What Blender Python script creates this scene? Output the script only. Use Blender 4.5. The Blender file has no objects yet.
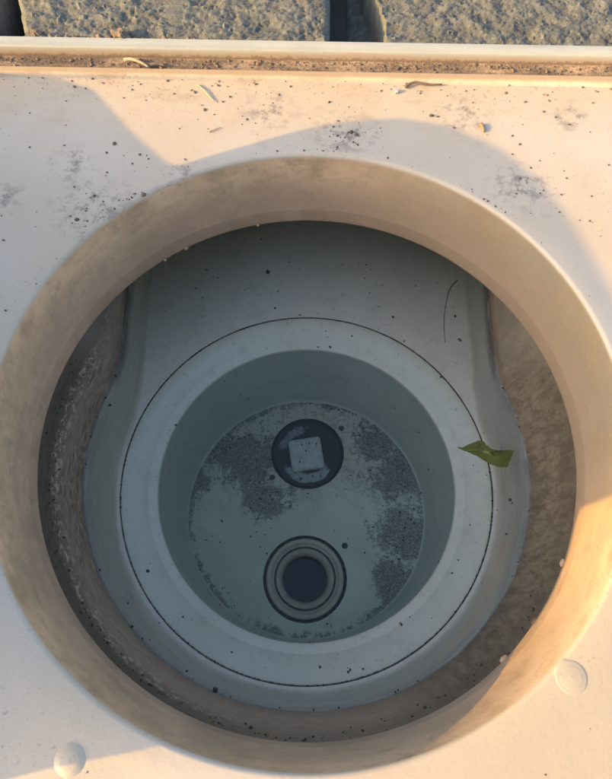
import bpy, bmesh, math, random
from mathutils import Vector, Matrix, noise
R = math.radians
random.seed(7)
sc = bpy.context.scene

# ---------------------------------------------------------------- camera
cd = bpy.data.cameras.new('camera'); cam = bpy.data.objects.new('camera', cd)
sc.collection.objects.link(cam); sc.camera = cam
CAM = Vector((-.0008, -.0842, .2148))
ti, ro = .3919, .0081
fwd = Vector((0, math.sin(ti), -math.cos(ti))); up = Vector((0, math.cos(ti), math.sin(ti))); rt = Vector((1, 0, 0))
Rv = math.cos(ro)*rt + math.sin(ro)*up; Uv = -math.sin(ro)*rt + math.cos(ro)*up
cam.matrix_world = Matrix(((Rv.x, Uv.x, -fwd.x, CAM.x), (Rv.y, Uv.y, -fwd.y, CAM.y), (Rv.z, Uv.z, -fwd.z, CAM.z), (0, 0, 0, 1)))
cd.sensor_fit = 'VERTICAL'; cd.sensor_height = 24
cd.lens = 24*588/779
cd.clip_start = .005; cd.clip_end = 200

# ---------------------------------------------------------------- sky, sun, exposure
SUN_EL, SUN_AZ = R(20.3), R(15.5)      # azimuth the light travels towards
w = bpy.data.worlds.new('World'); sc.world = w; w.use_nodes = True
nt = w.node_tree; bg = nt.nodes['Background']
sky = nt.nodes.new('ShaderNodeTexSky'); sky.sky_type = 'NISHITA'; sky.sun_disc = False
sky.sun_elevation = SUN_EL
sky.sun_rotation = math.atan2(-math.cos(SUN_AZ), -math.sin(SUN_AZ))
sky.air_density = 1.0; sky.dust_density = 3.6; sky.ozone_density = .6
nt.links.new(sky.outputs[0], bg.inputs[0]); bg.inputs[1].default_value = .15
sd = bpy.data.lights.new('sun', 'SUN'); sun = bpy.data.objects.new('sun', sd); sc.collection.objects.link(sun)
sd.energy = 2.55; sd.angle = R(.4); sd.color = (1, .60, .14)
ld = Vector((math.cos(SUN_AZ)*math.cos(SUN_EL), math.sin(SUN_AZ)*math.cos(SUN_EL), -math.sin(SUN_EL)))
sun.rotation_mode = 'QUATERNION'; sun.rotation_quaternion = ld.to_track_quat('-Z', 'Y')
sun.location = -ld*5
sc.view_settings.view_transform = 'Standard'; sc.view_settings.look = 'None'
sc.view_settings.gamma = 1; sc.view_settings.use_curve_mapping = False
sc.view_settings.exposure = 1.70
sc.render.engine = 'CYCLES'
sc.cycles.max_bounces = 10; sc.cycles.diffuse_bounces = 6; sc.cycles.transparent_max_bounces = 12
sc.cycles.use_denoising = True

# ---------------------------------------------------------------- material helper
class M:
    def __init__(s, name, rough=.5, spec=.5):
        s.m = bpy.data.materials.new(name); s.m.use_nodes = True; s.t = s.m.node_tree
        s.b = s.t.nodes['Principled BSDF']; s.b.inputs['Roughness'].default_value = rough
        s.b.inputs['Specular IOR Level'].default_value = spec
        s.tc = s.t.nodes.new('ShaderNodeTexCoord').outputs['Object']
        s.h = None
    def N(s, typ, **k):
        n = s.t.nodes.new(typ)
        for a, v in k.items(): setattr(n, a, v)
        return n
    def L(s, a, b): s.t.links.new(a, b)
    def val(s, x, sock):
        if isinstance(x, (int, float)): sock.default_value = x
        elif isinstance(x, tuple): sock.default_value = x if len(x) != 3 or sock.type != 'RGBA' else (*x, 1)
        else: s.L(x, sock)
    def math(s, op, a, b=0., clamp=False):
        n = s.N('ShaderNodeMath', operation=op, use_clamp=clamp); s.val(a, n.inputs[0]); s.val(b, n.inputs[1]); return n.outputs[0]
    def scaled(s, sx, sy, sz, off=(0, 0, 0)):
        n = s.N('ShaderNodeMapping'); s.L(s.tc, n.inputs[0]); n.inputs['Scale'].default_value = (sx, sy, sz); n.inputs['Location'].default_value = off
        return n.outputs[0]
    def noise(s, scale, det=4, rough=.6, vec=None, dist=0.):
        n = s.N('ShaderNodeTexNoise'); s.L(vec if vec is not None else s.tc, n.inputs['Vector'])
        n.inputs['Scale'].default_value = scale; n.inputs['Detail'].default_value = det; n.inputs['Roughness'].default_value = rough
        n.inputs['Distortion'].default_value = dist
        return n.outputs['Fac']
    def voro(s, scale, vec=None):
        n = s.N('ShaderNodeTexVoronoi'); s.L(vec if vec is not None else s.tc, n.inputs['Vector']); n.inputs['Scale'].default_value = scale
        return n.outputs['Distance']
    def ramp(s, f, a, b):   # smoothstep from a to b (a may exceed b)
        n = s.N('ShaderNodeMapRange', interpolation_type='SMOOTHSTEP'); s.val(f, n.inputs['Value'])
        lo, hi, x, y = (a, b, 0, 1) if a < b else (b, a, 1, 0)
        n.inputs['From Min'].default_value = lo; n.inputs['From Max'].default_value = hi
        n.inputs['To Min'].default_value = x; n.inputs['To Max'].default_value = y
        return n.outputs[0]
    def mix(s, f, a, b):
        n = s.N('ShaderNodeMix', data_type='RGBA'); s.val(f, n.inputs['Factor']); s.val(a, n.inputs['A']); s.val(b, n.inputs['B']); return n.outputs['Result']
    def xyz(s):
        n = s.N('ShaderNodeSeparateXYZ'); s.L(s.tc, n.inputs[0]); return n.outputs
    def blob(s, c, r0, r1):
        n = s.N('ShaderNodeVectorMath', operation='DISTANCE'); s.L(s.tc, n.inputs[0]); n.inputs[1].default_value = c
        return s.ramp(n.outputs['Value'], r1, r0)
    def col(s, c): s.val(c, s.b.inputs['Base Color']); return s
    def rough(s, f): s.val(f, s.b.inputs['Roughness']); return s
    def bump(s, f, dist, strength=1.):
        n = s.N('ShaderNodeBump'); s.val(f, n.inputs['Height']); n.inputs['Distance'].default_value = dist; n.inputs['Strength'].default_value = strength
        if s.h is not None: s.L(s.h, n.inputs['Normal'])
        s.h = n.outputs[0]; s.L(s.h, s.b.inputs['Normal']); return s

# seat plate: pale plastic, tan film near its lip and scattered grime
def mat_seat():
    m = M('seat_plastic', .42)
    x, y, z = m.xyz()
    n1 = m.noise(9, 5, .6); n2 = m.noise(45, 6, .7); n3 = m.noise(420, 3, .7)
    c = m.mix(m.ramp(n1, .35, .65), (.475, .405, .330), (.44, .36, .27))
    c = m.mix(m.math('MULTIPLY', m.ramp(n2, .5, .75), .3), c, (.38, .31, .24))
    near = m.ramp(m.math('ADD', m.math('ADD', y, m.math('MULTIPLY', z, 8.)), m.math('MULTIPLY', m.math('SUBTRACT', n2, .5), .07)), .120, .185)
    c = m.mix(m.math('MULTIPLY', near, .6), c, (.47, .36, .23))
    c = m.mix(m.math('MULTIPLY', m.math('MULTIPLY', near, m.ramp(m.noise(70, 7, .8, m.scaled(.6, 1, 1)), .50, .66)), .55), c, (.30, .20, .12))
    c = m.mix(m.math('MULTIPLY', m.ramp(m.noise(26, 7, .75, m.scaled(1, 1, 1, (3, 1, 0))), .56, .70), .35), c, (.34, .28, .22))
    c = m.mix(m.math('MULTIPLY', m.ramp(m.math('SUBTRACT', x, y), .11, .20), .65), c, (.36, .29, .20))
    grime = m.math('MULTIPLY', m.ramp(m.math('ADD', n3, m.math('MULTIPLY', near, .05)), .60, .72), m.ramp(m.noise(14, 3), .45, .62))
    c = m.mix(m.math('MULTIPLY', grime, .55), c, (.16, .12, .09))
    fg = m.math('MULTIPLY', m.ramp(m.noise(900, 3, .7), .60, .70), m.ramp(m.noise(8, 4, .7, m.scaled(1, 1, 1, (5, 5, 0))), .44, .60))
    c = m.mix(m.math('MULTIPLY', fg, .4), c, (.20, .16, .13))
    # smudge patches near the throat edge
    for p, r in (((-.098, .093, 0), .026), ((.098, .107, 0), .022), ((.018, .138, 0), .024), ((-.060, .108, 0), .016), ((-.112, .118, 0), .016), ((.075, .150, 0), .02), ((-.02, .152, 0), .02), ((.128, .150, 0), .016), ((-.142, .098, 0), .018)):
        k = m.math('MULTIPLY', m.blob(p, 0., r), m.ramp(m.noise(150, 5, .8), .47, .62))
        c = m.mix(m.math('MULTIPLY', k, .75), c, (.12, .10, .09))
    c = m.mix(m.math('MULTIPLY', m.ramp(m.math('ADD', z, m.math('MULTIPLY', m.math('SUBTRACT', n2, .5), .003)), .0004, .0022), m.math('MULTIPLY', m.ramp(y, .15, .16), .8)), c, (.30, .215, .13))
    m.col(c); m.rough(m.math('ADD', .34, m.math('MULTIPLY', n2, .3)))
    m.bump(m.noise(700, 2, .5), .00012, .5).bump(n2, .0006, .4)
    return m.m

# throat: tan stained plastic, right side also coloured for sun and shade
def mat_throat():
    m = M('stained_shaded_plastic', .38)
    x, y, z = m.xyz()
    st = m.scaled(1, 1, 2.6)
    n1 = m.noise(22, 5, .65, st); n2 = m.noise(110, 6, .75, m.scaled(1, 1, 1.6)); n3 = m.noise(500, 3, .6)
    c = m.mix(m.ramp(n1, .36, .66), (.69, .45, .27), (.55, .35, .21))
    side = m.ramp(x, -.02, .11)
    c = m.mix(m.math('MULTIPLY', m.math('MULTIPLY', side, m.ramp(y, -.03, -.08)), .6), c, (.44, .385, .30))  # less orange tone painted where the sun crescent falls, lower right
    c = m.mix(m.math('MULTIPLY', m.math('MULTIPLY', side, m.ramp(y, -.07, .0)), .90), c, (.20, .175, .125))  # shade of the right wall beyond the sunlit crescent, put into the colour
    c = m.mix(m.math('MULTIPLY', m.ramp(n2, .50, .68), .6), c, (.34, .24, .165))
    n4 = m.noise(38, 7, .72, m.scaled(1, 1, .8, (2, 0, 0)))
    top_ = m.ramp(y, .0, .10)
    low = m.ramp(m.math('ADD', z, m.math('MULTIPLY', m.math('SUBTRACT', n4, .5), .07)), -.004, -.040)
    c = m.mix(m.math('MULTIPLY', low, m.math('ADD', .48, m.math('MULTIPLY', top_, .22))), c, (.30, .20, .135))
    c = m.mix(m.math('MULTIPLY', m.ramp(n4, .43, .62), .6), c, (.29, .20, .12))
    c = m.mix(m.math('MULTIPLY', m.ramp(n3, .66, .74), .5), c, (.15, .10, .07))
    edge = m.ramp(z, -.0035, -.0008)
    c = m.mix(m.math('MULTIPLY', edge, .7), c, (.62, .50, .36))
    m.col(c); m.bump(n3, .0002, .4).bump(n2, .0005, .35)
    return m.m

# body: scum above the water line, clean below
def mat_body():
    m = M('body_plastic', .5)
    x, y, z = m.xyz()
    hs = m.scaled(1, 1, 3.2); n1 = m.noise(35, 6, .7, hs); n2 = m.noise(160, 6, .75, hs); n3 = m.noise(600, 3, .6)
    scum = m.mix(m.ramp(n2, .36, .66), (.095, .068, .042), (.36, .27, .17))
    scum = m.mix(m.math('MULTIPLY', m.ramp(n1, .38, .6), .55), scum, (.24, .195, .135))
    scum = m.mix(m.math('MULTIPLY', m.ramp(y, -.03, -.11), .5), scum, (.40, .30, .20))
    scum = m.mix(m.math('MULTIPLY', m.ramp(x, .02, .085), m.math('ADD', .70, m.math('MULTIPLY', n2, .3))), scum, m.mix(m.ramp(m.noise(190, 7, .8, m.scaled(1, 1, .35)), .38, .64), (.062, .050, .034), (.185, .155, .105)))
    # black tide line under the throat, strongest on the left and towards the camera
    left = m.ramp(m.math('SUBTRACT', x, m.math('MULTIPLY', y, .2)), .03, -.06)
    band = m.math('MULTIPLY', m.ramp(m.math('ADD', z, m.math('MULTIPLY', m.math('SUBTRACT', n2, .5), .012)), -.074, -.058), m.math('ADD', .38, m.math('MULTIPLY', left, .42)))
    scum = m.mix(band, scum, (.050, .038, .024))
    rid = m.noise(260, 6, .8, m.scaled(1, 1, 1.4)); gl = m.math('MULTIPLY', m.ramp(rid, .50, .60), m.math('MULTIPLY', m.ramp(z, -.074, -.066), m.ramp(z, -.058, -.064)))
    scum = m.mix(m.math('MULTIPLY', m.math('MULTIPLY', gl, m.math('ADD', left, .15)), .6), scum, (.55, .46, .33))
    # brown run of dirt down each neck wall at the water line
    far = m.ramp(y, .035, .06)
    clean = m.mix(m.ramp(n1, .4, .7), (.85, .76, .63), (.75, .65, .52))
    clean = m.mix(m.math('MULTIPLY', m.ramp(n2, .5, .7), .25), clean, (.40, .34, .27))
    up_ = m.ramp(m.math('ADD', z, m.math('MULTIPLY', m.math('SUBTRACT', n1, .5), .006)), -.0925, -.0875)
    scum = m.mix(m.math('MULTIPLY', far, .4), scum, (.24, .21, .165))
    c = m.mix(up_, clean, scum)
    tide = m.math('MULTIPLY', m.math('MULTIPLY', m.ramp(z, -.104, -.092), m.ramp(z, -.079, -.086)), m.math('ADD', .22, m.math('MULTIPLY', far, .6)))
    c = m.mix(m.math('MULTIPLY', tide, m.ramp(n1, .3, .55)), c, (.13, .085, .06))
    m.col(c); m.rough(m.math('ADD', .35, m.math('MULTIPLY', up_, .3)))
    m.bump(n2, .0012, .6).bump(n3, .0003, .5)
    return m.m

def mat_clean(name, a, b, dirt=.3):
    m = M(name, .4)
    n1 = m.noise(18, 5, .6); n2 = m.noise(260, 4, .7)
    c = m.mix(m.ramp(n1, .35, .65), a, b)
    c = m.mix(m.math('MULTIPLY', m.ramp(n2, .60, .70), dirt), c, (.30, .24, .18))
    c = m.mix(m.math('MULTIPLY', m.ramp(m.noise(60, 7, .8, m.scaled(1, 1, 1, (7, 1, 0))), .50, .72), dirt), c, (.40, .34, .26))
    sc_ = m.noise(40, 3, .6, m.scaled(1, 9, 9, (1, 4, 2)), 2.5); c = m.mix(m.math('MULTIPLY', m.ramp(m.math('ABSOLUTE', m.math('SUBTRACT', sc_, .5)), .012, .002), .10), c, (.45, .40, .33))
    m.col(c); m.rough(m.math('ADD', .3, m.math('MULTIPLY', n1, .25))); m.bump(n2, .0001, .4); return m.m

def mat_floor():
    m = M('bucket_floor_plastic', .6)
    x, y, z = m.xyz()
    n = m.noise(55, 8, .78); n2 = m.noise(330, 6, .8); n3 = m.noise(120, 6, .75)
    c = m.mix(m.ramp(m.noise(14, 3), .4, .6), (.64, .66, .56), (.56, .57, .46))
    # brownish film over the far half
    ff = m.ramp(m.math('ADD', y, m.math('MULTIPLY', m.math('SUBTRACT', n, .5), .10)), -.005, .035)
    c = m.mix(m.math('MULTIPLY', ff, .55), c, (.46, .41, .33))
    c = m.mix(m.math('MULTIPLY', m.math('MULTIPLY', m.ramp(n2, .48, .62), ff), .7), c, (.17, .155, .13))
    w = None
    for p, r in (((-.044, .038, -.229), .040), ((-.030, .012, -.229), .030), ((.074, .030, -.229), .045), ((.074, -.015, -.229), .044),
                 ((.055, .055, -.229), .035), ((-.073, .050, -.229), .030), ((.066, -.050, -.229), .030), ((-.084, .02, -.229), .02)):
        k = m.blob(p, r*.15, r); w = k if w is None else m.math('MAXIMUM', w, k)
    rad = m.N('ShaderNodeVectorMath', operation='LENGTH'); fl = m.N('ShaderNodeCombineXYZ'); m.L(x, fl.inputs[0]); m.L(y, fl.inputs[1]); m.L(fl.outputs[0], rad.inputs[0])
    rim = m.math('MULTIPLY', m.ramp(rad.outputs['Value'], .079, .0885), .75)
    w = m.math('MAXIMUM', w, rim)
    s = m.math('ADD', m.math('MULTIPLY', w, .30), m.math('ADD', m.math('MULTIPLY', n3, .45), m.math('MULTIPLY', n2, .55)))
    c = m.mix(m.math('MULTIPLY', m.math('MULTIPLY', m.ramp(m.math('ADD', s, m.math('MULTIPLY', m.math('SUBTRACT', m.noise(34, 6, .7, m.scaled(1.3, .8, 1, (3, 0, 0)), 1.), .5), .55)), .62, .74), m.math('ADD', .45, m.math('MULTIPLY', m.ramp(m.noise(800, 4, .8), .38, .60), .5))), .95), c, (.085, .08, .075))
    m.col(c); m.bump(s, .001, .5); return m.m

def mat_dark(name, a, b):
    m = M(name, .8); n = m.noise(300, 5, .7); m.col(m.mix(m.ramp(n, .4, .65), a, b)); m.bump(n, .0006, .6); return m.m

def mat_lip():
    m = M('lip_plastic', .4)
    x, y, z = m.xyz(); n = m.noise(60, 6, .7, m.scaled(.5, 2, 2)); n2 = m.noise(420, 4, .7)
    c = m.mix(m.ramp(n, .4, .7), (.37, .37, .315), (.33, .325, .27))
    low = m.ramp(m.math('ADD', z, m.math('MULTIPLY', m.math('SUBTRACT', n, .5), .006)), .0092, .0065)
    c = m.mix(m.math('MULTIPLY', low, .85), c, (.34, .24, .16))
    lo2 = m.ramp(m.math('ADD', z, m.math('MULTIPLY', m.math('SUBTRACT', n2, .5), .006)), .0066, .0048)
    c = m.mix(m.math('MULTIPLY', lo2, .8), c, (.17, .11, .075))
    c = m.mix(m.math('MULTIPLY', m.ramp(n2, .66, .72), .4), c, (.30, .24, .18))
    m.col(c); m.bump(n2, .0002, .4); return m.m

def mat_groove():
    m = M('groove_grime', .85)
    n = m.noise(90, 6, .75, m.scaled(.4, 1.6, 1)); n2 = m.noise(500, 5, .7)
    x, y, z = m.xyz()
    c = m.mix(m.ramp(n, .38, .62), (.13, .095, .07), (.34, .245, .165))
    c = m.mix(m.math('MULTIPLY', m.ramp(n2, .50, .66), .7), c, (.10, .07, .055))
    m.col(c); m.bump(n2, .0012, .8); return m.m

def mat_paver():
    m = M('concrete_paver', .92)
    v = m.voro(520); n = m.noise(35, 6, .7); n2 = m.noise(900, 4, .7)
    c = m.mix(m.ramp(n, .35, .65), (.150, .152, .135), (.110, .113, .100))
    c = m.mix(m.math('MULTIPLY', m.ramp(m.noise(220, 4, .8), .5, .62), .55), c, (.215, .215, .185))
    c = m.mix(m.math('MULTIPLY', m.ramp(n2, .56, .68), .5), c, (.05, .048, .045))
    c = m.mix(m.math('MULTIPLY', m.ramp(m.noise(28, 3), .60, .70), .5), c, (.13, .095, .07))
    at_ = m.N('ShaderNodeAttribute', attribute_name='pit'); 
    c = m.mix(m.math('MULTIPLY', at_.outputs['Fac'], .6), c, (.05, .045, .04))
    m.col(c); m.bump(n2, .0008, .8); return m.m

def mat_plain(name, c, rough=.7, var=.25, scale=400):
    m = M(name, rough); n = m.noise(scale, 4, .6)
    m.col(m.mix(m.ramp(n, .35, .65), c, tuple(v*(1-var) for v in c))); return m.m

def mat_water():
    m = bpy.data.materials.new('pool_water'); m.use_nodes = True; t = m.node_tree; t.nodes.clear()
    o = t.nodes.new('ShaderNodeOutputMaterial'); mx = t.nodes.new('ShaderNodeMixShader')
    tr = t.nodes.new('ShaderNodeBsdfTransparent'); gl = t.nodes.new('ShaderNodeBsdfGlossy'); gl.inputs['Roughness'].default_value = .012
    fr = t.nodes.new('ShaderNodeFresnel'); fr.inputs[0].default_value = 1.4
    tc = t.nodes.new('ShaderNodeTexCoord'); n = t.nodes.new('ShaderNodeTexNoise'); n.inputs['Scale'].default_value = 14; n.inputs['Detail'].default_value = 1
    b = t.nodes.new('ShaderNodeBump'); b.inputs['Distance'].default_value = .0006; b.inputs['Strength'].default_value = .35
    L = t.links.new
    L(tc.outputs['Object'], n.inputs[0]); L(n.outputs['Fac'], b.inputs['Height']); L(b.outputs[0], gl.inputs['Normal'])
    L(fr.outputs[0], mx.inputs[0]); L(tr.outputs[0], mx.inputs[1]); L(gl.outputs[0], mx.inputs[2]); L(mx.outputs[0], o.inputs['Surface'])
    va = t.nodes.new('ShaderNodeVolumeAbsorption'); va.inputs['Color'].default_value = (.40, .66, .60, 1); va.inputs['Density'].default_value = 2.0
    L(va.outputs[0], o.inputs['Volume'])
    return m

def mat_seam():
    m = M('seam_grime', .8); m.col(m.mix(m.ramp(m.noise(45, 5, .8), .42, .60), (.34, .32, .28), (.035, .030, .026))); return m.m
MS = dict(seam=mat_seam(), seat=mat_seat(), throat=mat_throat(), body=mat_body(), ring=mat_clean('ring_plastic', (.88, .82, .67), (.82, .76, .60)),
          bucket=mat_clean('bucket_plastic', (.64, .65, .57), (.57, .59, .51), .35), under=mat_clean('submerged_plastic', (.91, .82, .69), (.87, .77, .63), .3),
          floor=mat_floor(), sludge=mat_dark('sludge', (.03, .03, .032), (.09, .09, .09)), lip=mat_lip(), groove=mat_groove(), paver=mat_paver(),
          boss=mat_dark('worn_boss', (.55, .56, .54), (.42, .42, .40)), drain=mat_clean('drain_plastic', (.52, .49, .38), (.42, .39, .29), .6),
          bore=mat_dark('drain_bore', (.003, .004, .005), (.008, .009, .010)), water=mat_water(), bed=mat_plain('joint_soil', (.06, .05, .042)))

# ---------------------------------------------------------------- mesh helpers
def link(name, bm, mat, parent=None, smooth=True, recalc=True):
    if recalc: bmesh.ops.recalc_face_normals(bm, faces=bm.faces)
    me = bpy.data.meshes.new(name); bm.to_mesh(me); bm.free()
    if smooth:
        for p in me.polygons: p.use_smooth = True
    o = bpy.data.objects.new(name, me); sc.collection.objects.link(o); me.materials.append(mat)
    if parent: o.parent = parent
    return o
def sharp(o, ang=35):
    me = o.data; bm = bmesh.new(); bm.from_mesh(me)
    for e in bm.edges:
        if len(e.link_faces) == 2 and e.calc_face_angle(0) > R(ang): e.smooth = False
    bm.to_mesh(me); bm.free(); return o
def lathe(bm, prof, cx=0, cy=0, n=160, close=False):
    rings = [[bm.verts.new((cx+r*math.cos(2*math.pi*i/n), cy+r*math.sin(2*math.pi*i/n), z)) for i in range(n)] for r, z in prof]
    pairs = list(zip(rings, rings[1:])) + ([(rings[-1], rings[0])] if close else [])
    for a, b in pairs:
        for i in range(n): bm.faces.new((a[i], a[(i+1) % n], b[(i+1) % n], b[i]))
    return rings
def arc(cx, cz, r, a0, a1, n=6):
    return [(cx+r*math.cos(R(a0+(a1-a0)*i/n)), cz+r*math.sin(R(a0+(a1-a0)*i/n))) for i in range(n+1)]
def tag(o, label=None, cat=None, group=None, kind=None):
    if label: o['label'] = label
    if cat: o['category'] = cat
    if group: o['group'] = group
    if kind: o['kind'] = kind
    return o
def box(bm, x0, y0, z0, x1, y1, z1, bev=0, mtx=None, seg=3):
    r = bmesh.ops.create_cube(bm, size=1)['verts']
    for v in r: v.co = Vector(((x0+x1)/2+v.co.x*(x1-x0), (y0+y1)/2+v.co.y*(y1-y0), (z0+z1)/2+v.co.z*(z1-z0)))
    es = list({e for v in r for e in v.link_edges})
    if bev:
        q = bmesh.ops.bevel(bm, geom=es, offset=bev, segments=seg, affect='EDGES', profile=.5); r = list({v for f in q['faces'] for v in f.verts} | {v for v in r if v.is_valid})
    if mtx:
        for v in r: v.co = mtx @ v.co
    return r
def tube(bm, pts, rad, n=7):
    pts = [Vector(p) for p in pts]; rings = []
    for i, p in enumerate(pts):
        d = (pts[min(i+1, len(pts)-1)]-pts[max(i-1, 0)]).normalized()
        a = d.cross(Vector((0, 0, 1))); a = a.normalized() if a.length > 1e-6 else Vector((1, 0, 0)); b = d.cross(a)
        r = rad[i] if isinstance(rad, list) else rad
        rings.append([bm.verts.new(p+(a*math.cos(2*math.pi*k/n)+b*math.sin(2*math.pi*k/n))*r) for k in range(n)])
    for u, v in zip(rings, rings[1:]):
        for k in range(n): bm.faces.new((u[k], u[(k+1) % n], v[(k+1) % n], v[k]))
    bm.faces.new(rings[0][::-1]); bm.faces.new(rings[-1])

RT = .125
FR = Matrix.Rotation(R(-.7), 4, 'Z')       # the frame is turned slightly against the throat
# ================================================================ skimmer
sk = bpy.data.objects.new('pool_skimmer', None); sc.collection.objects.link(sk)
tag(sk, 'open white plastic pool skimmer with tan stained throat, flooded bucket and two round floor fittings', 'pool skimmer')

# seat plate: circular hole blended out to a rectangle
X0, X1, Y0, Y1 = -.205, .205, -.235, .172
def rect_hit(a):
    c, s = math.cos(a), math.sin(a); t = 1e9
    if c > 1e-9: t = min(t, X1/c)
    if c < -1e-9: t = min(t, X0/c)
    if s > 1e-9: t = min(t, Y1/s)
    if s < -1e-9: t = min(t, Y0/s)
    return Vector((c*t, s*t, 0))
bm = bmesh.new(); n = 240; rings = []
rl = .0016
for r, z in [(RT+rl*(1-math.cos(R(a))), -rl*(1-math.sin(R(a)))) for a in (0, 30, 60, 90)]:
    rings.append([bm.verts.new((r*math.cos(2*math.pi*i/n), r*math.sin(2*math.pi*i/n), z)) for i in range(n)])
corners = [math.atan2(Y1, X1), math.atan2(Y1, X0), math.atan2(Y0, X0), math.atan2(Y0, X1)]
outer = []
for i in range(n):
    a = 2*math.pi*i/n
    for c in corners:
        if abs((a-c+math.pi) % (2*math.pi)-math.pi) < math.pi/n: a = c
    outer.append((FR @ rect_hit(a)))
base = [Vector(((RT+rl)*math.cos(2*math.pi*i/n), (RT+rl)*math.sin(2*math.pi*i/n), 0)) for i in range(n)]
for k in (.06, .2, .4, .7, 1.):
    rings.append([bm.verts.new(base[i].lerp(outer[i], k)) for i in range(n)])
for a, b in zip(rings, rings[1:]):
    for i in range(n): bm.faces.new((a[i], a[(i+1) % n], b[(i+1) % n], b[i]))
seat = link('lid_seat', bm, MS['seat'], sk)

# channel and raised lip running round the seat: swept profile along the rectangle (mitred)
def sweep_rect(prof, name, mat):
    bm = bmesh.new(); cols = []
    for (sx, sy, bx, by) in ((1, 1, X1, Y1), (-1, 1, X0, Y1), (-1, -1, X0, Y0), (1, -1, X1, Y0)):
        cols.append([bm.verts.new(FR @ Vector((bx+sx*d, by+sy*d, z))) for d, z in prof])
    for a, b in ((0, 1), (1, 2), (2, 3), (3, 0)):
        for i in range(len(prof)-1): bm.faces.new((cols[a][i], cols[b][i], cols[b][i+1], cols[a][i+1]))
    return sharp(link(name, bm, mat, sk), 40)
sweep_rect([(-.0002, -.0001), (.0012, .0006), (.0026, .0018), (.0034, .0028), (.0038, .0031), (.0043, .0030)], 'channel_edge', MS['seat'])
sweep_rect([(.0043, .0030), (.0048, .0026), (.0062, .0026), (.0085, .0034), (.0103, .0043)], 'channel', MS['groove'])
sweep_rect([(.0102, .002), (.0102, .0088), (.0105, .0096), (.0112, .0100), (.0152, .0101), (.0166, .0099), (.0171, .0090), (.0173, .0060), (.0173, -.02)], 'raised_lip', MS['lip'])

# throat
bm = bmesh.new()
prof = [(.1252, -.0016), (.1249, -.0040), (.1243, -.020), (.12375, -.0365), (.12362, -.0368), (.12348, -.0376), (.1235, -.0388), (.12325, -.0450)]
prof += [(.12335, -.0462), (.1239, -.0470), (.1262, -.0472), (.130, -.0472)]
lathe(bm, prof, n=240)
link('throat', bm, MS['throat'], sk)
# small nicks of flash on the lower edge of the throat
for a, l in ((-27, .004), (-49.5, .0042), (122, .0025), (128, .002), (103, .002)):
    bm = bmesh.new(); c = Vector((.1228*math.cos(R(a)), .1228*math.sin(R(a)), -.0455)); t = Vector((-math.sin(R(a)), math.cos(R(a)), 0))
    nn = Vector((math.cos(R(a)), math.sin(R(a)), 0))
    bmesh.ops.create_icosphere(bm, subdivisions=2, radius=1)
    for v in bm.verts: v.co = c + t*(v.co.x*l/2) + nn*v.co.y*.0011 + Vector((0, 0, v.co.z*.0011 + noise.noise(v.co*2)*.0004))
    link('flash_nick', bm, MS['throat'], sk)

# keyhole outline of the body at a height
def outline(z, off=0.):
    k = (z+.046)/(-.084)                    # 0 at throat bottom, 1 at the floor
    r = (.1262+(.1176-.1262)*((-.046-z)/.042) if z > -.0881 else .1176-.0038*((-.088-z)/.042)) + off
    wn = .1075 + off - .0015*k
    W = lambda y: wn + .035*max(0, y-.06)
    yj = math.sqrt(max(0, r*r-wn*wn))
    pts = []
    for i in range(24): 
        y = .30+(yj+.004-.30)*i/23; pts.append(Vector((W(y), y, z)))
    a0 = math.atan2(yj-.004, math.sqrt(r*r-(yj-.004)**2)); a1 = -math.pi-a0
    for i in range(121):
        a = a0+(a1-a0)*i/120; pts.append(Vector((r*math.cos(a), r*math.sin(a), z)))
    for i in range(24):
        y = yj+.004+(.30-yj-.004)*i/23; pts.append(Vector((-W(y), y, z)))
    for _ in range(3):
        q = pts[:]
        for i in list(range(18, 30))+list(range(len(pts)-30, len(pts)-18)): q[i] = (pts[i-1]+pts[i]*2+pts[i+1])/4
        pts = q
    return pts
WZ = -.088; FZ = -.130
def loft(bm, loops, closed=False):
    vs = [[bm.verts.new(p) for p in l] for l in loops]
    for a, b in zip(vs, vs[1:]):
        m_ = len(a)
        for i in range(m_ if closed else m_-1): bm.faces.new((a[i], a[(i+1) % m_], b[(i+1) % m_], b[i]))
    return vs
bm = bmesh.new()
zs = [-.046, -.052, -.060, -.068, -.074, -.080, -.088, -.094, -.104, -.114, -.124]
loops = [outline(z) for z in zs]
loops += [outline(-.1285, -.0003), outline(-.1297, -.0009), outline(-.130, -.0016)]
vs = loft(bm, loops)
# weir end wall closing the neck
a = [l[0] for l in vs]; b = [l[-1] for l in vs]
for i in range(len(a)-1): bm.faces.new((a[i], a[i+1], b[i+1], b[i]))
link('body_wall', bm, MS['body'], sk)
# ceiling of the neck
bm = bmesh.new(); o_ = outline(-.0474, .002)
yy = .122
pp = [p for p in o_[:24]]; 
f1 = [Vector((.112, .0560, -.0474)), Vector((.118, .30, -.0474)), Vector((-.118, .30, -.0474)), Vector((-.112, .0560, -.0474))]
arcp = [Vector((.1262*math.cos(R(a)), .1262*math.sin(R(a)), -.0474)) for a in range(153, 26, -3)]
bm.faces.new([bm.verts.new(p) for p in f1+arcp]); bmesh.ops.triangulate(bm, faces=bm.faces)
link('neck_ceiling', bm, MS['under'], sk, smooth=False)

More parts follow.
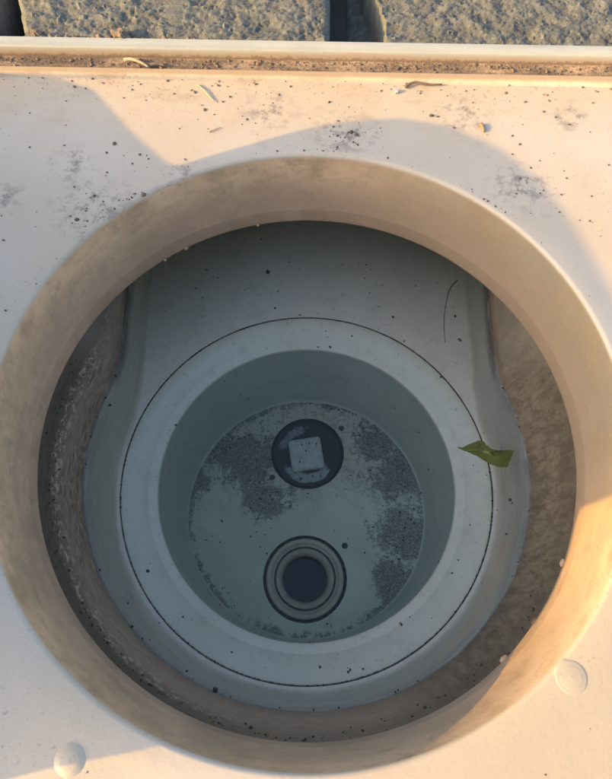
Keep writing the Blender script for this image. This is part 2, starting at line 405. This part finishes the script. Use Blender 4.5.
# floor of the body with a round opening for the ring
def fill_between(bm, loopA, loopB):
    es = []
    for l in (loopA, loopB):
        v = [bm.verts.new(p) for p in l]; es += [bm.edges.new((v[i], v[(i+1) % len(v)])) for i in range(len(v))]
    bmesh.ops.triangle_fill(bm, use_beauty=True, edges=es)
circ = lambda r, z, n=200, cx=0, cy=0: [Vector((cx+r*math.cos(2*math.pi*i/n), cy+r*math.sin(2*math.pi*i/n), z)) for i in range(n)]
SR = .1108
bm = bmesh.new(); fill_between(bm, outline(FZ, -.0015), circ(SR-.0002, FZ)); link('body_floor', bm, MS['under'], sk, smooth=False)
bm = bmesh.new(); lathe(bm, [(SR-.0001, FZ), (SR-.0001, FZ-.006), (SR-.002, FZ-.006)], n=200); link('seam', bm, MS['seam'], sk)
# basket ring
bm = bmesh.new()
lathe(bm, [(SR-.0007, FZ-.008), (SR-.0007, FZ-.0008), (SR-.0010, FZ-.0002), (SR-.0018, FZ), (.104, FZ-.0012), (.0958, FZ-.0042), (.0954, FZ-.0047), (.0948, FZ-.0049),
           (.0938, FZ-.0050), (.0915, FZ-.0056), (.0901, FZ-.0060), (.0897, FZ-.0064), (.0896, FZ-.0072), (.0896, FZ-.0085)], n=240)
link('basket_ring', bm, MS['ring'], sk)
# bucket
BZ = -.229
bm = bmesh.new(); lathe(bm, [(.0904, FZ-.0075), (.0899, -.16), (.0896, -.2)] + [(.0894, BZ+.004), (.0890, BZ+.0012), (.0880, BZ)], n=200); link('bucket_wall', bm, MS['bucket'], sk)
# bucket floor: one sheet with two openings, made as three nested pieces
PX, PY, PR = .0008, .0455, .0285
DX, DY, DR = -.0004, -.0480, .0302
bm = bmesh.new(); es = []
for l in (circ(.0881, BZ), circ(PR, BZ, 96, PX, PY), circ(DR, BZ, 96, DX, DY)):
    v = [bm.verts.new(p) for p in l]; es += [bm.edges.new((v[i], v[(i+1) % len(v)])) for i in range(len(v))]
bmesh.ops.triangle_fill(bm, use_beauty=True, edges=es)
link('bucket_floor', bm, MS['floor'], sk, smooth=False)
# plug: recess, worn disc, square boss
def e_mat_plug():
    m = M('plug_disc', .7); n = m.noise(70, 5, .7); n2 = m.noise(300, 4, .7)
    x, y, z = m.xyz(); ang = m.math('ARCTAN2', m.math('SUBTRACT', y, PY), m.math('SUBTRACT', x, PX))
    rad = m.N('ShaderNodeVectorMath', operation='DISTANCE'); m.L(m.tc, rad.inputs[0]); rad.inputs[1].default_value = (PX, PY, BZ-.001); rad = rad.outputs['Value']
    jn = m.math('MULTIPLY', m.math('SUBTRACT', n, .5), 1.6); aj = m.math('ADD', ang, jn); rj = m.math('ADD', rad, m.math('MULTIPLY', jn, .004))
    sec = m.math('MAXIMUM', m.math('MULTIPLY', m.math('MULTIPLY', m.ramp(aj, 1.5, 1.8), m.ramp(aj, 3.1, 2.7)), .6), m.math('MULTIPLY', m.ramp(aj, -2.5, -2.1), m.ramp(aj, -.2, -.6)))
    k = m.math('MULTIPLY', sec, m.math('MULTIPLY', m.ramp(rj, .0235, .0222), m.ramp(rj, .0155, .0175)))
    k = m.math('MULTIPLY', k, m.ramp(n2, .66, .5))
    m.col(m.mix(k, (.03, .032, .034), (.36, .39, .38))); return m.m
bm = bmesh.new(); lathe(bm, [(PR, BZ), (PR-.0003, BZ-.003), (PR-.0016, BZ-.0032), (PR-.0018, BZ-.0012), (PR-.0026, BZ-.0009), (.02, BZ-.0011), (.0001, BZ-.0011)], PX, PY, 96)
plug = link('threaded_plug', bm, e_mat_plug(), sk)
bm = bmesh.new(); mt = Matrix.Translation((PX-.001, PY-.0015, 0)) @ Matrix.Rotation(R(9), 4, 'Z')
box(bm, -.0128, -.0128, BZ-.002, .0128, .0128, BZ+.0040, .0022, mt)
link('square_boss', bm, MS['boss'], plug)
for dx, dy in ((-.0025, .0072), (.0035, .0075), (.009, .0065), (-.006, -.006), (.0, .002)):
    bm = bmesh.new(); p = mt @ Vector((dx, dy, BZ+.0046)); bmesh.ops.create_uvsphere(bm, u_segments=8, v_segments=5, radius=.00075)
    for v in bm.verts: v.co = Vector((v.co.x*.8, v.co.y*1.3, v.co.z*.4))+p
    link('rust_pit', bm, MS['sludge'], plug)
# drain: dark groove, flange, bore
bm = bmesh.new(); lathe(bm, [(DR, BZ), (DR-.0002, BZ-.004), (DR-.0022, BZ-.004), (DR-.0023, BZ-.001)], DX, DY, 96)
link('drain_groove', bm, MS['sludge'], sk)
bm = bmesh.new(); lathe(bm, [(DR-.0022, BZ-.004), (DR-.0023, BZ+.0004), (DR-.003, BZ+.0011), (.0252, BZ+.0012), (.0242, BZ+.0002), (.0232, BZ-.0012), (.0222, BZ-.0004), (.0208, BZ-.0006), (.0196, BZ-.0012), (.0184, BZ-.0016), (.0172, BZ-.0030), (.0164, BZ-.0060), (.0162, BZ-.010)], DX, DY, 96)
dr = link('drain_flange', bm, MS['drain'], sk)
bm = bmesh.new(); lathe(bm, [(.0222, BZ+.0004), (.0215, BZ+.0008), (.0208, BZ+.0003), (.0209, BZ-.0005), (.0222, BZ-.0005)], DX, DY, 96, close=True); link('sealing_ring', bm, MS['sludge'], dr)
bm = bmesh.new(); lathe(bm, [(.0166, BZ-.009), (.0163, BZ-.012), (.0158, BZ-.018), (.0155, BZ-.07), (.0001, BZ-.07)], DX, DY, 80); link('drain_bore', bm, MS['bore'], dr)
for x, y in ((.0287, -.0250), (-.0262, .0258), (.0275, .0660)):
    bm = bmesh.new(); lathe(bm, [(.0022, BZ+.0002), (.0019, BZ+.0006), (.0012, BZ+.0003), (.0001, BZ+.0001)], x, y, 20); link('screw_hole', bm, MS['sludge'], sk)
# right: moulded stud on the seat; left: dome added for a spot of sun
for x, y, r, h in ((.0872, -.0972, .0048, .0004), (-.0738, -.1217, .0044, .0009)):
    bm = bmesh.new(); lathe(bm, [(r+.0008, -.0002), (r+.0002, .0002), (r-.0004, h*.35), (r-.0010, h*.72), (r-.0020, h*.93), (r-.0034, h), (.0001, h+.0001)], x, y, 48)
    link('stud_and_fleck', bm, MS['seat'], sk)

# ================================================================ water
bm = bmesh.new()
top = loft(bm, [outline(WZ, .0035), outline(WZ+.0012, .0003), outline(WZ+.0004, -.0012), outline(WZ, -.0035)])
bm.faces.new(top[-1])
lo = loft(bm, [outline(WZ, .0035), outline(-.132, .004), outline(-.245, .004)])
bm.faces.new(lo[-1])
for l in (top, lo):
    for i in range(len(l)-1): bm.faces.new((l[i][0], l[i+1][0], l[i+1][-1], l[i][-1]))
bmesh.ops.remove_doubles(bm, verts=bm.verts, dist=1e-6)
bmesh.ops.triangulate(bm, faces=[f for f in bm.faces if len(f.verts) > 4])
wo = link('water', bm, MS['water'], smooth=False); tag(wo, 'still clear water standing in the skimmer', kind='structure')

# ================================================================ pavement
def paver_mesh(x0, y0, x1, y1, z0, z1, step=.0011, shade_notch=0.):
    nx = int((x1-x0)/step); ny = int((y1-y0)/step)
    bm = bmesh.new(); pit = bm.verts.layers.float.new('pit'); g = []
    for j in range(ny+1):
        row = []
        for i in range(nx+1):
            x = x0+(x1-x0)*i/nx; y = y0+(y1-y0)*j/ny
            e = min(x-x0, x1-x, y-y0, y1-y)
            d = noise.voronoi(Vector((x*640, y*640, 3+x0)))[0]
            h = (d[1]-d[0])
            big = noise.fractal(Vector((x*110, y*110, x0*10)), 1., 2., 4)
            f = .0013*min(1, h*1.25) + .0016*big + .0009*noise.noise(Vector((x*1400, y*1400, 1)))
            p = max(0., min(1., (.32-h)*2.2)) * (.4+.6*max(0, min(1, .5-big*1.5)))
            z = z1 + f - .0016
            if e < .004: z -= .0030*((.004-e)/.004)**2*(1+.6*noise.noise(Vector((x*300, y*300, 9))))
            if shade_notch:  # left end sunk by design so that shade gathers there
                t = max(0, min(1, (x0+shade_notch+.0008*noise.noise(Vector((y*150, 2, 2)))-.25*max(0, y-.222)-x)/.0016+.5)); z -= .020*t*t*(3-2*t)
            v = bm.verts.new((x, y, z)); v[pit] = p; row.append(v)
        g.append(row)
    for j in range(ny):
        for i in range(nx): bm.faces.new((g[j][i], g[j][i+1], g[j+1][i+1], g[j+1][i]))
    # sides
    bd = g[0][:] + [r[-1] for r in g[1:]] + g[-1][-2::-1] + [r[0] for r in g[-2:0:-1]]
    lo = [bm.verts.new((v.co.x + (.0008*noise.noise(v.co*200)), v.co.y, z0)) for v in bd]
    m_ = len(bd)
    for i in range(m_): bm.faces.new((bd[i], lo[i], lo[(i+1) % m_], bd[(i+1) % m_]))
    return bm
bm = bmesh.new(); o1, i1 = .9, 0
hole = [(X0-.0165, Y0-.0165), (X1+.0165, Y0-.0165), (X1+.0165, Y1+.0165), (X0-.0165, Y1+.0165)]
big = [(-3, -3), (3, -3), (3, 3), (-3, 3)]
es = []
for l in (hole, big):
    v = [bm.verts.new(FR @ Vector((x, y, -.025))) for x, y in l]; es += [bm.edges.new((v[i], v[(i+1) % 4])) for i in range(4)]
bmesh.ops.triangle_fill(bm, use_beauty=True, edges=es)
pave = link('pavement', bm, MS['bed'], smooth=False); tag(pave, 'dark soil bed under the concrete pavers behind the skimmer', kind='structure')
yb = Y1+.0185
def paver(x0, y0, x1, y1, z1, step, skew=0., shade_notch=0.):
    bm = paver_mesh(x0, y0, x1, y1, -.034, z1, step, shade_notch)
    for v in bm.verts:
        v.co.x += skew*(v.co.y-y0)*(1 if v.co.x < (x0+x1)/2 else 0)
        v.co = FR @ v.co
    o = link('paver', bm, MS['paver'], pave); return sharp(o, 60)
paver(-.1475, yb, .0075, .31, .0085, .0010, -.32)
paver(.0180, yb, .20, .31, -.0010, .0010, 0, .0185)
paver(-.33, yb, -.170, .31, .0050, .0022)
# the course along the other sides of the frame (beyond the picture)
paver(.212, yb, .42, .31, .0060, .005)
for k in range(3):
    paver(X0-.24, yb-.155*(k+1), X0-.019, yb-.155*k-.006, .006, .005)
    paver(X1+.019, yb-.155*(k+1), X1+.24, yb-.155*k-.006, .006, .005)
for k in range(3): paver(-.33+.22*k, Y0-.17, -.118+.22*k, Y0-.019, .006, .005)

# ================================================================ debris
def crumb(bm, p, r, flat=.5):
    q = bmesh.ops.create_icosphere(bm, subdivisions=1, radius=1)['verts']
    s = Vector((random.uniform(.6, 1.4), random.uniform(.6, 1.4), flat*random.uniform(.6, 1.2))); a = Matrix.Rotation(random.uniform(0, 6.3), 3, 'Z'); k = random.random()*50
    for v in q:
        c = v.co.copy(); v.co = Vector(p) + a @ Vector((c.x*s.x, c.y*s.y, c.z*s.z))*r*(1+.45*noise.noise(c*1.7+Vector((k, 0, 0))))
crumb_dark = mat_plain('soil_crumb', (.13, .095, .065), .9, .5); crumb_tan = mat_plain('dry_grit', (.20, .145, .10), .9, .4)
def inside_seat(x, y): return X0 < x < X1 and Y0 < y < Y1-.002 and math.hypot(x, y) > RT+.003
bm = bmesh.new(); cnt = 0
while cnt < 260:
    x, y = random.uniform(-.17, .17), random.uniform(-.14, .172)
    if not inside_seat(x, y): continue
    if y < .06 and random.random() < .72: continue
    if y < .12 and random.random() < .35: continue
    r = .00014+random.random()**5*.0007; crumb(bm, (x, y, r*.3), r); cnt += 1
for cx_, cy_, nn, sp in ((-.100, .094, 34, .010), (.100, .106, 32, .010), (.019, .137, 34, .010), (-.056, .108, 16, .010), (.12, .086, 14, .008), (-.075, .118, 12, .01)):
    for _ in range(nn):
        x, y = random.gauss(cx_, sp), random.gauss(cy_, sp*.7)
        if inside_seat(x, y): r = .00015+random.random()**2*.0005; crumb(bm, (x, y, r*.3), r)
for x, y, r in ((-.1345, .0745, .0011), (.020, .139, .0020), (.0225, .1375, .0016), (.0595, .150, .0014), (.0625, .1495, .0011), (-.096, .125, .001), (-.133, .128, .0009), (-.0755, .1, .0015),
                (.055, .165, .0008), (.126, .145, .001), (.096, .126, .0009), (.1405, .12, .0008), (-.104, .086, .0013)): crumb(bm, (x, y, r*.2), r*.65)
for a0, a1, nn in ((127, 142, 45), (84, 92, 18), (44, 58, 22), (20, 180, 40)):
    for _ in range(nn):
        a = R(random.uniform(a0, a1)); q = RT+.0022+random.expovariate(900); r = .00012+random.random()**3*.0005
        crumb(bm, (q*math.cos(a), q*math.sin(a), r*.3), r)
o = link('soil_crumbs', bm, crumb_dark, smooth=False); tag(o, 'dark soil crumbs scattered over the white lid seat round the opening', 'soil crumbs', kind='stuff')
bm = bmesh.new()
for _ in range(480):
    x = random.uniform(-.18, .18); y = Y1 + random.triangular(.0035, .0100, .0090); p = FR @ Vector((x, y, 0))
    r = .0002+random.random()**4*.0008; crumb(bm, (p.x, p.y, .0030+max(0, y-Y1-.006)*.3), r, .6)
for _ in range(260):
    x = random.uniform(-.18, .18); y = Y1 + .002 - random.expovariate(140); p = FR @ Vector((x, y, 0)); r = .0002+random.random()**4*.0006
    crumb(bm, (p.x, p.y, r*.3), r, .6)
for _ in range(120):
    x = random.uniform(-.18, .18); p = FR @ Vector((x, Y1+random.uniform(.0165, .019), 0)); r = random.uniform(.0006, .002)
    crumb(bm, (p.x, p.y, .0086 if abs(x+.09) < .06 else .004), r, .7)
o = link('dry_grit', bm, crumb_tan, smooth=False); tag(o, 'tan dry grit lodged in the channel along the raised lip', 'grit', kind='stuff')
# two lumps of soil on the paver edge, behind the lip
for x, r in ((-.098, .0042), (-.166, .0036), (-.1405, .0026)):
    bm = bmesh.new(); q = bmesh.ops.create_icosphere(bm, subdivisions=3, radius=1)['verts']
    for v in q: c = v.co.copy(); v.co = FR @ (Vector((x, Y1+.0195, .0095))+Vector((c.x, c.y*.8, c.z*.6))*r*(1+.5*noise.fractal(c*1.6+Vector((x*90, 0, 0)), 1, 2, 3)))
    o = link('soil_lump', bm, crumb_tan, smooth=False)
    tag(o, {-.098: 'brown soil lump behind the lip, middle of the left paver edge', -.166: 'brown soil lump behind the lip at the far left joint', -.1405: 'smaller brown soil lump at the left paver corner'}[x], 'soil lump')

def strand(name, pts, rad, mat, label, cat):
    P_ = [Vector(p) for p in pts]; out = []
    for i in range(len(P_)-1):
        a, b, c, d = P_[max(i-1, 0)], P_[i], P_[i+1], P_[min(i+2, len(P_)-1)]
        for t in (0, .2, .4, .6, .8): out.append(.5*((2*b)+(c-a)*t+(2*a-5*b+4*c-d)*t*t+(-a+3*b-3*c+d)*t**3))
    out.append(P_[-1]); m_ = len(out)
    bm = bmesh.new(); tube(bm, out, [rad*(1-.5*i/m_)*(1+.2*noise.noise(p*600)) for i, p in enumerate(out)])
    return tag(link(name, bm, mat), label, cat)
straw = mat_plain('dry_straw', (.52, .38, .24), .7, .3); dkst = mat_plain('dark_stalk', (.09, .075, .06), .7, .3)
strand('twig', [(-.093, .1800, .0055), (-.089, .1797, .0062), (-.084, .1780, .0056), (-.081, .1768, .0044)], .0010, straw, 'pale broken twig lying in the channel below the lip, on the left', 'twig')
strand('twig', [(-.082, .1782, .004), (-.077, .1787, .0046), (-.073, .1782, .0042)], .0010, mat_plain('bark', (.16, .12, .09)), 'dark twig stub beside the pale twig in the channel', 'twig')
strand('grass_stalk', [(-.0565, .1690, .0006), (-.053, .1655, .0009), (-.049, .160, .0007), (-.0475, .1585, .0006)], .00042, straw, 'short curved straw stalk on the sunlit seat below the twigs', 'stalk')
strand('grass_stalk', [(-.0485, .1382, .0005), (-.045, .140, .0006), (-.043, .1412, .0005)], .0003, straw, 'tiny straw stalk on the sunlit seat near the opening', 'stalk')
strand('root_bit', [(.0475, .1685, .001), (.0525, .1710, .0016), (.058, .1700, .0012), (.066, .1703, .001)], .0008, mat_plain('root', (.18, .12, .08)), 'dark crooked root bit lying below the lip, right of centre', 'root bit')
strand('pale_pebble', [(.0425, .1655, .0008), (.0440, .1652, .0010)], .0013, mat_plain('pebble', (.7, .68, .62)), 'tiny pale pebble on the seat near the crooked root bit', 'pebble')
strand('seed_stalk', [(.0830, .1445, .0006), (.0835, .1420, .0010), (.0840, .1395, .0006)], .0009, mat_plain('seed', (.28, .19, .12)), 'brown seed husk on the sunlit seat above the curved shadow', 'seed husk')

# things in and on the water
WT = WZ+.0003
strand('dry_fibre', [(.0900, .1130, WT), (.0848, .1065, WT+.0006), (.0815, .0960, WT+.0004), (.0795, .0840, WT+.0002), (.0790, .0705, WT)], .00042, dkst, 'long thin curved fibre afloat near the right neck wall', 'fibre')
# leaf
bm = bmesh.new()
lf = [(457, 447), (463, 447.5), (470, 444), (478, 440.5), (483, 441), (488, 446.5), (494, 450), (504, 451), (513.5, 450), (512.5, 455), (509.5, 461), (507, 467), (501, 468), (492, 465), (481, 459), (470, 453), (462, 450)]
def at(px, py, z):
    d = fwd + Rv*(px-306)/588 - Uv*(py-389.5)/588; return CAM + d*((z-CAM.z)/d.z)
lf = [(a[0]+(b[0]-a[0])*t+random.uniform(-.55, .55), a[1]+(b[1]-a[1])*t+random.uniform(-.55, .55)) for a, b in zip(lf, lf[1:]+lf[:1]) for t in (0, .25, .5, .75)]
lp = [at(x, y, WT+.0006) for x, y in lf]
cen = sum(lp, Vector())/len(lp)
rr = []
for s in (1, .8, .5, .2):
    rr.append([cen.lerp(p, s) for p in lp])
for ring in rr:
    for p in ring: p.z = WT+.0007+.0003*noise.noise(Vector((p.x*140, p.y*140, 0)))+.00012*abs((p-cen).y)/.006
vv = [[bm.verts.new(p) for p in r_] for r_ in rr]
for a, b in zip(vv, vv[1:]):
    for i in range(len(a)): bm.faces.new((a[i], a[(i+1) % len(a)], b[(i+1) % len(a)], b[i]))
bm.faces.new(vv[-1])
g = bmesh.ops.solidify(bm, geom=list(bm.faces), thickness=.0003)
ml = M('leaf_green', .5); nl = ml.noise(500, 4, .8); n5 = ml.noise(120, 3, .6)
cl = ml.mix(ml.ramp(n5, .35, .65), (.13, .17, .035), (.17, .20, .05)); cl = ml.mix(ml.math('MULTIPLY', ml.ramp(ml.noise(260, 5, .8), .56, .62), .85), cl, (.06, .035, .02))
ml.col(cl); ml.bump(nl, .0002, .5)
leaf = tag(link('leaf', bm, ml.m), 'green torn leaf fragment with brown spots floating right of the ring', 'leaf')
bm = bmesh.new(); pts = [at(459, 448.5, WT+.0009), at(475, 450, WT+.0009), at(492, 456, WT+.0009), at(507, 460, WT+.0009)]; tube(bm, pts, .00012, 6)
link('midrib', bm, mat_plain('leaf_vein', (.16, .19, .06)), leaf)
# floating specks
bm = bmesh.new(); inw = lambda x, y: (math.hypot(x, y) < .112 or (abs(x) < .101 and 0 < y < .2))
sp = [(268,272,1.3),(207,270,.6),(196,288,.5),(213,277,.4),(189,297,.5),(218,278,.5),(261,239,.5),(245,240,.5),(366,265,.7),(359,264,.5),(371,270,.5),(382,285,.6),(365,278,.5),(393,317,1.),(455,316,.8),(460,340,1.1),
      (425,240,.5),(416,286,.5),(437,283,.4),(343,265,.4),(348,268,.4),(380,320,.4),(300,315,.7),(275,308,.7),(318,347,.5),(330,347,.8),(310,363,.4),(441,377,.9),(404,341,.5),(352,336,.5),(165,311,.4),
      (106,387,1.),(110,405,.7),(93,418,.9),(148,571,.9),(128,603,.7),(100,615,.6),(100,570,.6),(165,673,1.),(187,671,.8),(215,690,1.2),(150,640,.5),(183,617,.6),(320,667,.8),(232,652,.6),(350,670,.8),(348,672,.6),(363,669,.7),(398,690,.7),
      (458,560,.7),(401,624,.9),(452,573,.7),(470,525,.5),(510,500,.7),(512,503,.6),(506,534,.7),(497,620,.7),(471,648,1.),(465,655,.7),(525,435,.8),(528,452,.9),(519,418,1.),(514,394,1.1),(506,330,.6),(499,322,.6),(290,478,.3),(421,493,.5),(206,540,.5),(222,521,.6),(176,425,.6),(170,430,.4),(240,395,.4),(248,398,.4),(120,322,.5)]
for px, py, r in sp: p = at(px, py, WT); crumb(bm, p, r*.0010, .5)
for _ in range(150):
    x, y = random.uniform(-.112, .112), random.uniform(-.112, .16)
    if inw(x, y): r = random.uniform(.00015, .00042); crumb(bm, (x, y, WT), r)
for _ in range(60):   # stranded along the water line
    o_ = outline(WT+.0006, -.0012); p = random.choice(o_[14:-14]); r = .00012+random.random()**3*.0006; crumb(bm, p, r)
o = link('floating_specks', bm, mat_plain('wet_speck', (.035, .028, .024), .6, .3), smooth=False); tag(o, 'tiny dark specks floating on the water inside the skimmer', 'floating specks', kind='stuff')
# dirt clinging to body wall and ledge seam, grit settled on the bucket floor
bm = bmesh.new()
for _ in range(420):
    a = random.uniform(0, 2*math.pi)
    if random.random() < .45 and math.sin(a) > 0: continue
    p = (SR-.0007)*Vector((math.cos(a), math.sin(a), 0)); r = random.uniform(.0002, .0006); crumb(bm, (p.x, p.y, FZ), r)
for _ in range(700):
    a = random.uniform(0, 2*math.pi); q = .086*math.sqrt(random.random())
    if random.random() < .5: q = random.uniform(.078, .0875)
    x, y = q*math.cos(a), q*math.sin(a)
    if math.hypot(x-DX, y-DY) < .026 or (math.hypot(x-PX, y-PY) < .02): continue
    r = .00015+random.random()**5*.0006; crumb(bm, (x, y, BZ+.0001), r, .3)
for _ in range(500):
    cx_, cy_, s_ = random.choice(((-.046, .040, .013), (-.032, .010, .008), (.073, .030, .010), (.072, -.012, .011), (.050, .060, .012), (-.070, .050, .010), (.069, -.03, .008), (-.018, .022, .010)))
    x, y = random.gauss(cx_, s_), random.gauss(cy_, s_)
    if math.hypot(x, y) < .087: crumb(bm, (x, y, BZ+.0002), .00018+random.random()**4*.0007, .4)
o = link('settled_silt', bm, mat_plain('silt', (.05, .045, .045), .9, .4), smooth=False); tag(o, 'dark silt grains settled on the submerged bucket floor and ledge', 'silt', kind='stuff')
bm = bmesh.new()
for _ in range(260):
    a = R(random.uniform(155, 330)); z = random.gauss(-.059, .0035)
    if not -.072 < z < -.049: continue
    rr_ = .1262+(.1176-.1262)*((-.046-z)/.042)-.0002; r = .00015+random.random()**3*.0006
    crumb(bm, (rr_*math.cos(a), rr_*math.sin(a), z), r, .8)
o = link('tide_grime', bm, mat_plain('wall_grime', (.055, .045, .035), .9, .5), smooth=False); tag(o, 'black crusted grime clinging under the throat rim, thickest at left', 'grime', kind='stuff')
# ================================================================ added solid out of frame, shaped to cast the shadow outline on the seat
U0 = -.258; el = math.tan(SUN_EL); ca, sa = math.cos(SUN_AZ), math.sin(SUN_AZ)
uv = lambda x, y: (x*ca+y*sa, -x*sa+y*ca)
edge = [(-135, -96.5)] + [uv(*p) for p in ((-91.6, -126.8), (-76.7, -123.2), (-55.3, -119.6), (-33.6, -114.8))]
edge += [(-50, -102.5), (-46, -99), (-40, -95), (-32, -89), (-24, -80), (-15, -69), (-7, -64.5), (10, -64), (60, -64.5), (104, -65.5), (118, -58), (130, -40), (136, -15)]
edge += [uv(*p) for p in ((129.1, 51.6), (126.1, 62.6), (119, 85.3), (107, 110.8), (90.7, 129.9), (68.1, 143.6), (44.1, 148.6), (19.6, 146.3), (-4.7, 140.3), (-37.8, 127.4), (-60.7, 118), (-65.4, 117.9),
                         (-86.8, 139.4), (-107.5, 165.6), (-126.3, 173.7), (-157, 176.5), (-185, 182), (-225, 195))]
sil = [(v/1000, (u/1000-U0)*el) for u, v in edge]
sil = [(-.0965, .0)] + sil + [(sil[-1][0]+.004, .0)]
bm = bmesh.new(); loops = []
cv, ch = .03, .07
for du, s in ((-.06, .55), (-.058, .78), (-.045, .92), (-.02, .985), (0, 1), (.008, .97), (.014, .85), (.017, .6)):
    lp_ = []
    for v, h in sil:
        vv_ = cv+(v-cv)*s; hh = h*(s if h > .02 else 1)
        hh += -du*el if h > .02 and s < 1 else 0
        hh = min(hh, h*1.0 - du*el - .0005) if h > .02 and du != 0 else hh
        u = U0+du; lp_.append(Vector((u*ca-vv_*sa, u*sa+vv_*ca, hh if h > .001 else .006)))
    loops.append(lp_)
vs = loft(bm, loops, True); bm.faces.new(vs[0]); bm.faces.new(vs[-1][::-1]); bmesh.ops.triangulate(bm, faces=[f for f in bm.faces if len(f.verts) > 4])
caster = link('shadow_caster', bm, mat_plain('caster_tan', (.50, .33, .20), .9, .2, 60)); tag(caster, 'added tan shape out of view left of the skimmer, casting the shadows on the seat', 'caster')
